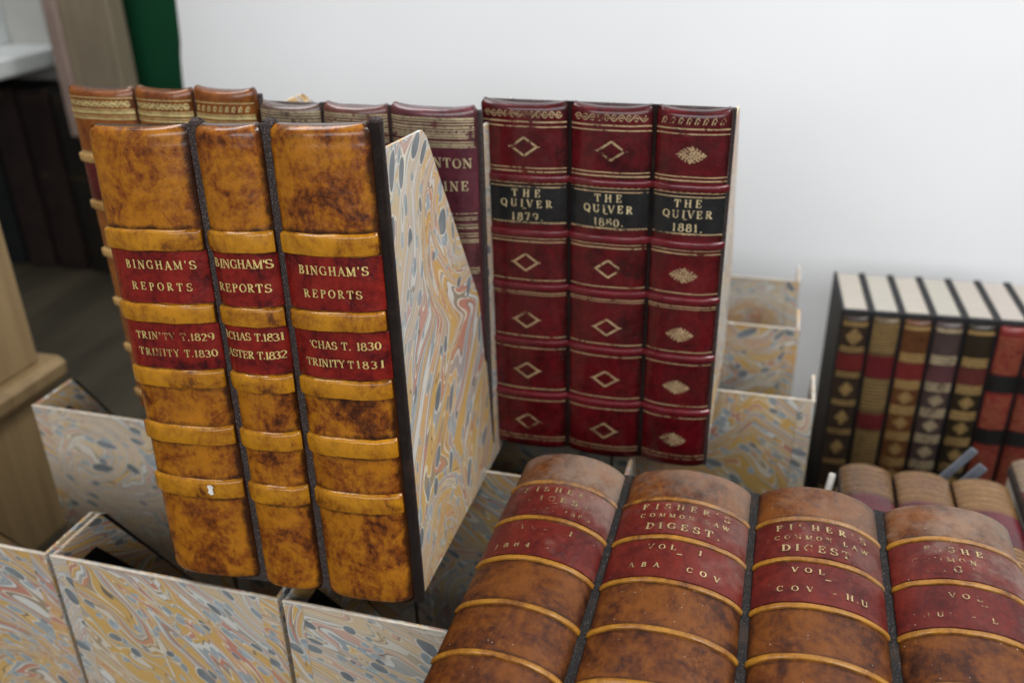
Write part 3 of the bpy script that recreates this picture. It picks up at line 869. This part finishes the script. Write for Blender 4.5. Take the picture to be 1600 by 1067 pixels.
# ------------------------------------------------------------------ rows of empty marbled files
paper = [M_A, M_B, M_C, M_D]
rr = random.Random(5)
def empty_file(x, y, w, H, label, seed, order, D=.150, scratch=False, drop=0.):
    root = thing('marbled_file', label, 'magazine file', T(x, y, 0), 'empty marbled magazine files on the table')
    file_shell(root, w, H, D, .0455, .10, [paper[i] for i in order], seed, 1.0, 'panel')
    if scratch:
        fp = [c for c in root.children if c.name.startswith('front_panel')][0]
        V, F = [], []
        for pl in ([(.088, -.0245, .0006), (.0925, -.04, .0010), (.098, -.06, .0012), (.1035, -.085, .0016)], [(.1105, -.0300, .0005), (.114, -.0400, .0008), (.1165, -.0460, .0006)],
                   [(.115, -.0290, .0005), (.124, -.030, .0009), (.142, -.033, .0006)]):
            rv, rf = ribbon([(a - .03, H + b, c) for a, b, c in pl])
            o = len(V)
            V += [(a, -.0003, b) for a, b in rv]
            F += [tuple(i + o for i in q) for q in rf]
        mesh('scratch', V, F, EDGE, fp, smooth=False)
    return root
H1 = .2710
empty_file(-.5820, .3658, .1610, H1, 'marbled file at the lower left corner of the photo, cut by its edge', 501, (0, 2, 1))
empty_file(-.4175, .3658, .1612, H1, 'marbled file with white scratches under left side of tan law reports', 502, (2, 0, 1), scratch=True)
empty_file(-.2530, .3658, .1610, H1, 'pale grey marbled file between the scratched file and the dusty digest spines', 507, (1, 0, 2))
empty_file(-.0885, .3658, .1610, H1, 'marbled file in front row hidden beneath the dusty digest spines', 504, (0, 1, 2))
empty_file(-.5660, .5221, .1610, H1, 'marbled file standing alone left of the tan law reports, beside wooden cabinet', 511, (1, 0, 2))
empty_file(-.4020, .5221, .1610, .252, 'marbled file directly behind and below the tan law reports', 512, (0, 1, 2))
empty_file(-.2380, .5221, .1610, H1, 'shadowed marbled file between the tan law reports and the red annuals', 513, (2, 0, 1))
empty_file(-.4350, .6796, .1610, H1 - .0005, 'marbled file supporting the back of the chestnut spines', 521, (2, 0, 1))
empty_file(-.2735, .6796, .1610, H1 - .0005, 'marbled file supporting back of red annuals and mauve spines', 522, (0, 1, 2))
empty_file(-.1102, .6796, .1610, H1, 'nearest of three marbled files stepping back right of the red annuals', 527, (0, 1, 2))
empty_file(-.1230, .8111, .1610, H1, 'middle of three marbled files stepping back right of red annuals', 532, (3, 0, 1), D=.112)
empty_file(-.1234, .9274, .1610, H1, 'farthest of three marbled files right of red annuals, before the white board', 533, (3, 2, 0))

# ------------------------------------------------------------------ row of upright books on the right
CLOTH = plain('black book cloth', (.012, .012, .014), .6, .3, 120, .4)
def page_mat(c, k):
    m = Mat('page block edge')
    p = m.obj(k)
    a = m.noise(m.mapping(p, sc=(30, 700, 1)), 1, 3, .6)
    m.bsdf(m.mix(m.rng(a, .3, .7), tuple(v * .88 for v in c), c), .8, .1)
    return m.m
books = [
    ('dark ornate gilt book with maroon label, left end of the upright row at right', (.030, .018, .012), (.085, .010, .010), 0, (0.370, 0.340, 0.298)),
    ('olive gilt book with two maroon labels, second in the upright row', (.095, .062, .028), (.075, .008, .010), 1, (0.361, 0.340, 0.302)),
    ('brown upright book with pale gold bands, third in the row', (.095, .035, .012), (.10, .012, .012), 2, (0.370, 0.340, 0.298)),
    ('dull purple brown upright book, fourth in the row', (.050, .032, .030), (.065, .025, .028), 3, (0.353, 0.336, 0.294)),
    ('near black upright book with broad gold bands, next to the red books', (.022, .015, .008), (.07, .016, .014), 4, (0.361, 0.332, 0.294)),
    ('orange red upright book with two black labels, beside the near black book', (.17, .022, .018), (.008, .008, .008), 5, (0.370, 0.336, 0.307)),
    ("orange red upright book with black labels, cut by the photo's right edge", (.16, .021, .018), (.008, .008, .008), 6, (0.361, 0.336, 0.302)),
]
GB = gilt('dull book gold', 45, .43, (.40, .26, .10))
x = 0.
RBm = T(.0795, .897, 0) @ Matrix.Rotation(.050, 4, 'Z')
for k, (lab, lc, mc, kind, pg) in enumerate(books):
    w, H, D = .0287, .258, .102
    root = thing('book', lab, 'book', RBm @ T(.0290 * k, 0, 0), 'upright row of gilt books at right')
    v, f = merge(boxgeo(0, .0033, 0, D, 0, H), boxgeo(w - .0033, w, 0, D, 0, H), boxgeo(.0033, w - .0033, 0, .004, 0, H))
    bevel(mesh('cover', v, f, CLOTH, root, smooth=False), .0008)
    v, f = boxgeo(.0035, w - .0035, .0042, D - .003, .004, H - .0018)
    mesh('page_block', v, f, page_mat(pg, k), root, smooth=False)
    lc = tuple(c * .8 for c in lc)
    lm = leather('book spine leather', tuple(c * 1.25 for c in lc), lc, tuple(c * .4 for c in lc), 200 + k, (.3, .45), (.3, .7), .4, coat=.2)
    ml = leather('book label leather', tuple(c * 1.2 for c in mc), mc, tuple(c * .5 for c in mc), 220 + k, (.3, .45), (.3, .7), .2, coat=.2)
    sp = Spine(root, .0018, w - .0018, (.004), H - .006, .0065, 2.2, lm, 230 + k, crease=False, dents=.4)
    q = lambda t: H - .258 + t
    if kind == 0:
        sp.label(.193, .212, ml); zs = [.247, .2445, .2195, .216, .1905, .187, .1575, .154, .1225, .119, .085, .082, .048]
        ex = rosette(sp.xc, .232, .012, .016) + rosette(sp.xc, .172, .010, .014) + rosette(sp.xc, .138, .010, .014) + rosette(sp.xc, .102, .010, .014)
    elif kind == 1:
        sp.label(.187, .2125, ml); sp.label(.126, .145, ml)
        zs = [.247 - .0032 * i for i in range(10)] + [.184 - .004 * i for i in range(9)] + [.122 - .0042 * i for i in range(17)]
        ex = []
    elif kind in (5, 6):
        sp.label(.182, .202, ml); sp.label(.122, .140, ml)
        zs = [.206 + .0045 * i for i in range(9)] + [.1435 + .0042 * i for i in range(9)] + [.1185 - .005 * i for i in range(12)]
        ex = []
    else:
        sp.label(.188, .207, ml)
        zs = [(.246, .004)] + [z + d for z in (.2135, .183, .153, .122, .090, .060) for d in (-.0035, 0, .0035)]
        zs = [(z, .0026) if not isinstance(z, tuple) else z for z in zs]
        ex = []
        for z in (.168, .138, .106, .075):
            ex += rosette(sp.xc, z, .011, .012)
    sp.lines(zs, gilt('red book gold', 46, .47, (.42, .17, .08)) if kind in (5, 6) else (GB if kind != 3 else GP), w=.0013 if kind != 0 else .0018, lift=.0008, xm=.9, extra=ex)

# ------------------------------------------------------------------ small gilt spines lying in front of them
G_L = [leather('gilt small spine leather', c, tuple(v * .7 for v in c), tuple(v * .25 for v in c), 250 + k, (.22, .36), (.3, .7), .4, coat=.4)
       for k, c in enumerate(((.085, .040, .025), (.125, .055, .025), (.15, .070, .025), (.15, .12, .10), (.10, .065, .05)))]
GS = gilt('small spine gold', 53, .45, (.42, .25, .10))
def lying_file(x, ytop, z, vols, name, label, w, L=.20):
    root = thing('magazine_file', label, 'magazine file', T(x, ytop - L, z) @ Matrix.Rotation(-math.pi / 2, 4, 'X'))
    v, f = boxgeo(-.001, w + .001, 0, .005, 0, L - .001)
    mesh('backing_board', v, f, BLACK, root, smooth=False)
    v, f = boxgeo(0, w, .005, z, .002, L - .003)
    mesh('side_panel', v, f, M_B, root, uvs=boxuv(x * 100), smooth=False)
    for k, (a, b, mi) in enumerate(vols):
        sp = Spine(root, a, b, .001, L, .0125, 2.1, G_L[mi], 260 + k + int(x * 100), crease=False, dents=.5)
        sp.label(L - .085, L - .045, BR_M)
        zs = [(L - .003 - .0038 * i, .0013 if i % 2 else .0007) for i in range(11)] + [(L - .088 - .005 * i, .0015) for i in range(4)] + [(L - .14 - .01 * i, .0012) for i in range(4)]
        sp.lines(zs, GS, lift=.0006)
    return root
lying_file(.0785, .694, .198, [(.0, .0395, 0), (.0425, .0840, 1), (.0865, .1285, 2)], 'a', 'three small rounded gilt spines lying below the upright gilt books', .129)
lying_file(.2135, .728, .203, [(.0, .042, 3), (.045, .087, 4)], 'b', 'grey topped gilt spine lying at the right edge below the red books', .088)

# grey-blue folded cards and a white tag between them
CARD = plain('grey blue card', (.10, .11, .135), .5, .15, 40, .5)
def card(label, x, y, z, w, h, rot):
    V = [(-w / 2, 0, 0), (w / 2, 0, 0), (w / 2, 0, h), (-w / 2, 0, h), (-w / 2, .003, 0), (w / 2, .003, 0), (w / 2, .003, h), (-w / 2, .003, h)]
    F = [(0, 1, 2, 3), (7, 6, 5, 4), (0, 4, 5, 1), (1, 5, 6, 2), (2, 6, 7, 3), (3, 7, 4, 0)]
    o = bevel(mesh('card', V, F, CARD, smooth=False), .001)
    o.matrix_world = T(x, y, z) @ Euler(rot).to_matrix().to_4x4()
    return tag(o, label, 'card', 'grey blue cards tucked among the small gilt spines')
card('upper grey blue card leaning in front of the near black book', .160, .722, .180, .007, .044, (R(-8), R(36), R(0)))
card('lower grey blue card leaning under the other, against the red book', .173, .715, .178, .009, .034, (R(-8), R(36), R(0)))
v, f = boxgeo(-.0025, .0025, -.001, .001, -.012, .0075)
o = bevel(mesh('paper_tag', v, f, plain('white paper', (.8, .78, .72), .6, .05), smooth=False), .0006)
o.location = (.0712, .678, .198)
o.rotation_euler = (R(-15), R(8), 0)
tag(o, 'tiny white paper tag beside the first small gilt spine', 'tag')

# ------------------------------------------------------------------ left background: cabinet, shelf, old books, window
WOOD = Mat('pale limed wood')
_p = WOOD.obj()
_a = WOOD.noise(WOOD.mapping(_p, sc=(14, 14, 1.2)), 3, 6, .6, .6)
WOOD.bsdf(WOOD.mix(WOOD.rng(_a, .3, .7), (.165, .108, .05), (.24, .165, .08)), .55, .3, 0, WOOD.bump(_a, .2, .001))
cab = thing('cabinet', 'pale wooden cabinet with a moulded ledge at left edge beside the marbled files', 'cabinet', T(-.737, .70, 0))
v, f = boxgeo(-.5, .0, -.42, .0, 0, .165)
bevel(mesh('base', v, f, WOOD.m, cab, smooth=False), .002)
prof = [(.0, .165), (.008, .165), (.012, .172), (.022, .178), (.026, .184), (.028, .197), (.020, .203), (.0, .203)]
v, f = prism(prof, 'y', -.42, .012)
mesh('moulding', v, f, WOOD.m, cab, smooth=False)
v, f = boxgeo(-.5, -.0002, -.42, .012, .1652, .203)
mesh('ledge', v, f, WOOD.m, cab, smooth=False)
v, f = boxgeo(-.5, .010, -.42, -.004, .2032, .75)
bevel(mesh('upper_panel', v, f, WOOD.m, cab, smooth=False), .003)

POSTM = plain('taupe painted wood', (.30, .25, .175), .6, .12, 12, .3, .1, sc=(6, 6, 1))
PINK = plain('pinkish wood edge', (.36, .27, .23), .6, .1, 20, .3, .1)
post = thing('wooden_post', 'taupe wooden post with pinkish edge between window and green panel', 'post', T(-1.04, 1.30, .272))
v, f = boxgeo(-.085, .008, 0, .04, 0, 1.2)
bevel(mesh('face', v, f, POSTM, post, smooth=False), .003)
v, f = boxgeo(-.112, -.0852, -.006, .04, 0, 1.2)
bevel(mesh('edge_strip', v, f, PINK, post, smooth=False), .004)

PALEW = plain('pale grey paint', (.60, .60, .57), .6, .06, 8, .3)
SILL = plain('grey white sill paint', (.68, .72, .72), .5, .05, 10, .4)
win = thing('window', 'pale grey window with a sill and bright glass at upper left corner', 'window', T(-1.25, 1.42, .42))
v, f = boxgeo(-.9, .20, .0, .03, -.08, .9)
mesh('surround', v, f, PALEW, win, smooth=False)
v, f = boxgeo(-.9, .015, -.17, .0, -.050, -.018)
bevel(mesh('sill', v, f, SILL, win, smooth=False), .005)
v, f = merge(boxgeo(-.125, -.095, -.03, .0, -.0178, .9))
bevel(mesh('frame', v, f, SILL, win, smooth=False), .004)
gl = Mat('window glass')
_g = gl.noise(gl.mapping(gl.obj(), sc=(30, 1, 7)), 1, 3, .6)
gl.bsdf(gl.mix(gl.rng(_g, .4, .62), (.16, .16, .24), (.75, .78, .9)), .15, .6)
v, f = boxgeo(-.9, -.1252, -.008, -.0002, -.0176, .9)
mesh('pane', v, f, gl.m, win, smooth=False)

OLDS = [((.016, .018, .020), 'black'), ((.034, .022, .020), 'brown'), ((.030, .018, .017), 'brown'), ((.022, .018, .015), 'brown'), ((.055, .010, .010), 'maroon'), ((.03, .016, .012), 'brown'), ((.05, .010, .010), 'maroon')]
labs = ['black leather book with faint gilt bands in the dark row at left', 'dark brown book next to the black one in the dark row', 'dark brown book, middle of the dark row at left',
        'blackish brown book right of the middle in the dark row', 'dark maroon book left of the chestnut spines in the dark row', 'very dark brown book nearly hidden behind the chestnut spines', 'dark maroon book under the taupe post, at the right of the dark row']
xx = -1.46
for k, ((c, _), lab) in enumerate(zip(OLDS, labs)):
    w = (.085, .066, .070, .062, .060, .055, .06)[k]
    h = (.34, .338, .335, .33, .262, .262, .258)[k]
    root = thing('old_book', lab, 'book', T(xx, 1.36, 0), 'dark old books standing at left')
    v, f = merge(boxgeo(0, .004, .01, .13, 0, h), boxgeo(w - .004, w, .01, .13, 0, h))
    mesh('cover', v, f, CLOTH, root, smooth=False)
    v, f = boxgeo(.0042, w - .0042, .012, .125, .004, h - .006)
    mesh('page_block', v, f, plain('old page edges', (.045, .04, .032), .8), root, smooth=False)
    c = tuple(v * .8 for v in c)
    lm = leather('old dark leather', tuple(v * 1.3 for v in c), c, tuple(v * .5 for v in c), 300 + k, (.4, .6), (.3, .7), .3, coat=0)
    sp = Spine(root, .001, w - .001, .0, h, .014, 2.2, lm, 310 + k, crease=False, dents=.5)
    sp.lines([(h - .012, .006), (h * .55, .003), (h * .3, .004), (h * .12, .003)], gilt('tarnished gold', 60 + k, .56, (.28, .16, .05)), lift=.0006)
    xx += w + .003
# wall behind
v, f = boxgeo(-3.2, 2.6, 1.92, 1.96, -.5, 2.2)
tag(mesh('back_wall', v, f, plain('grey plaster', (.35, .34, .32), .7, .05, 4), smooth=False), kind='structure')
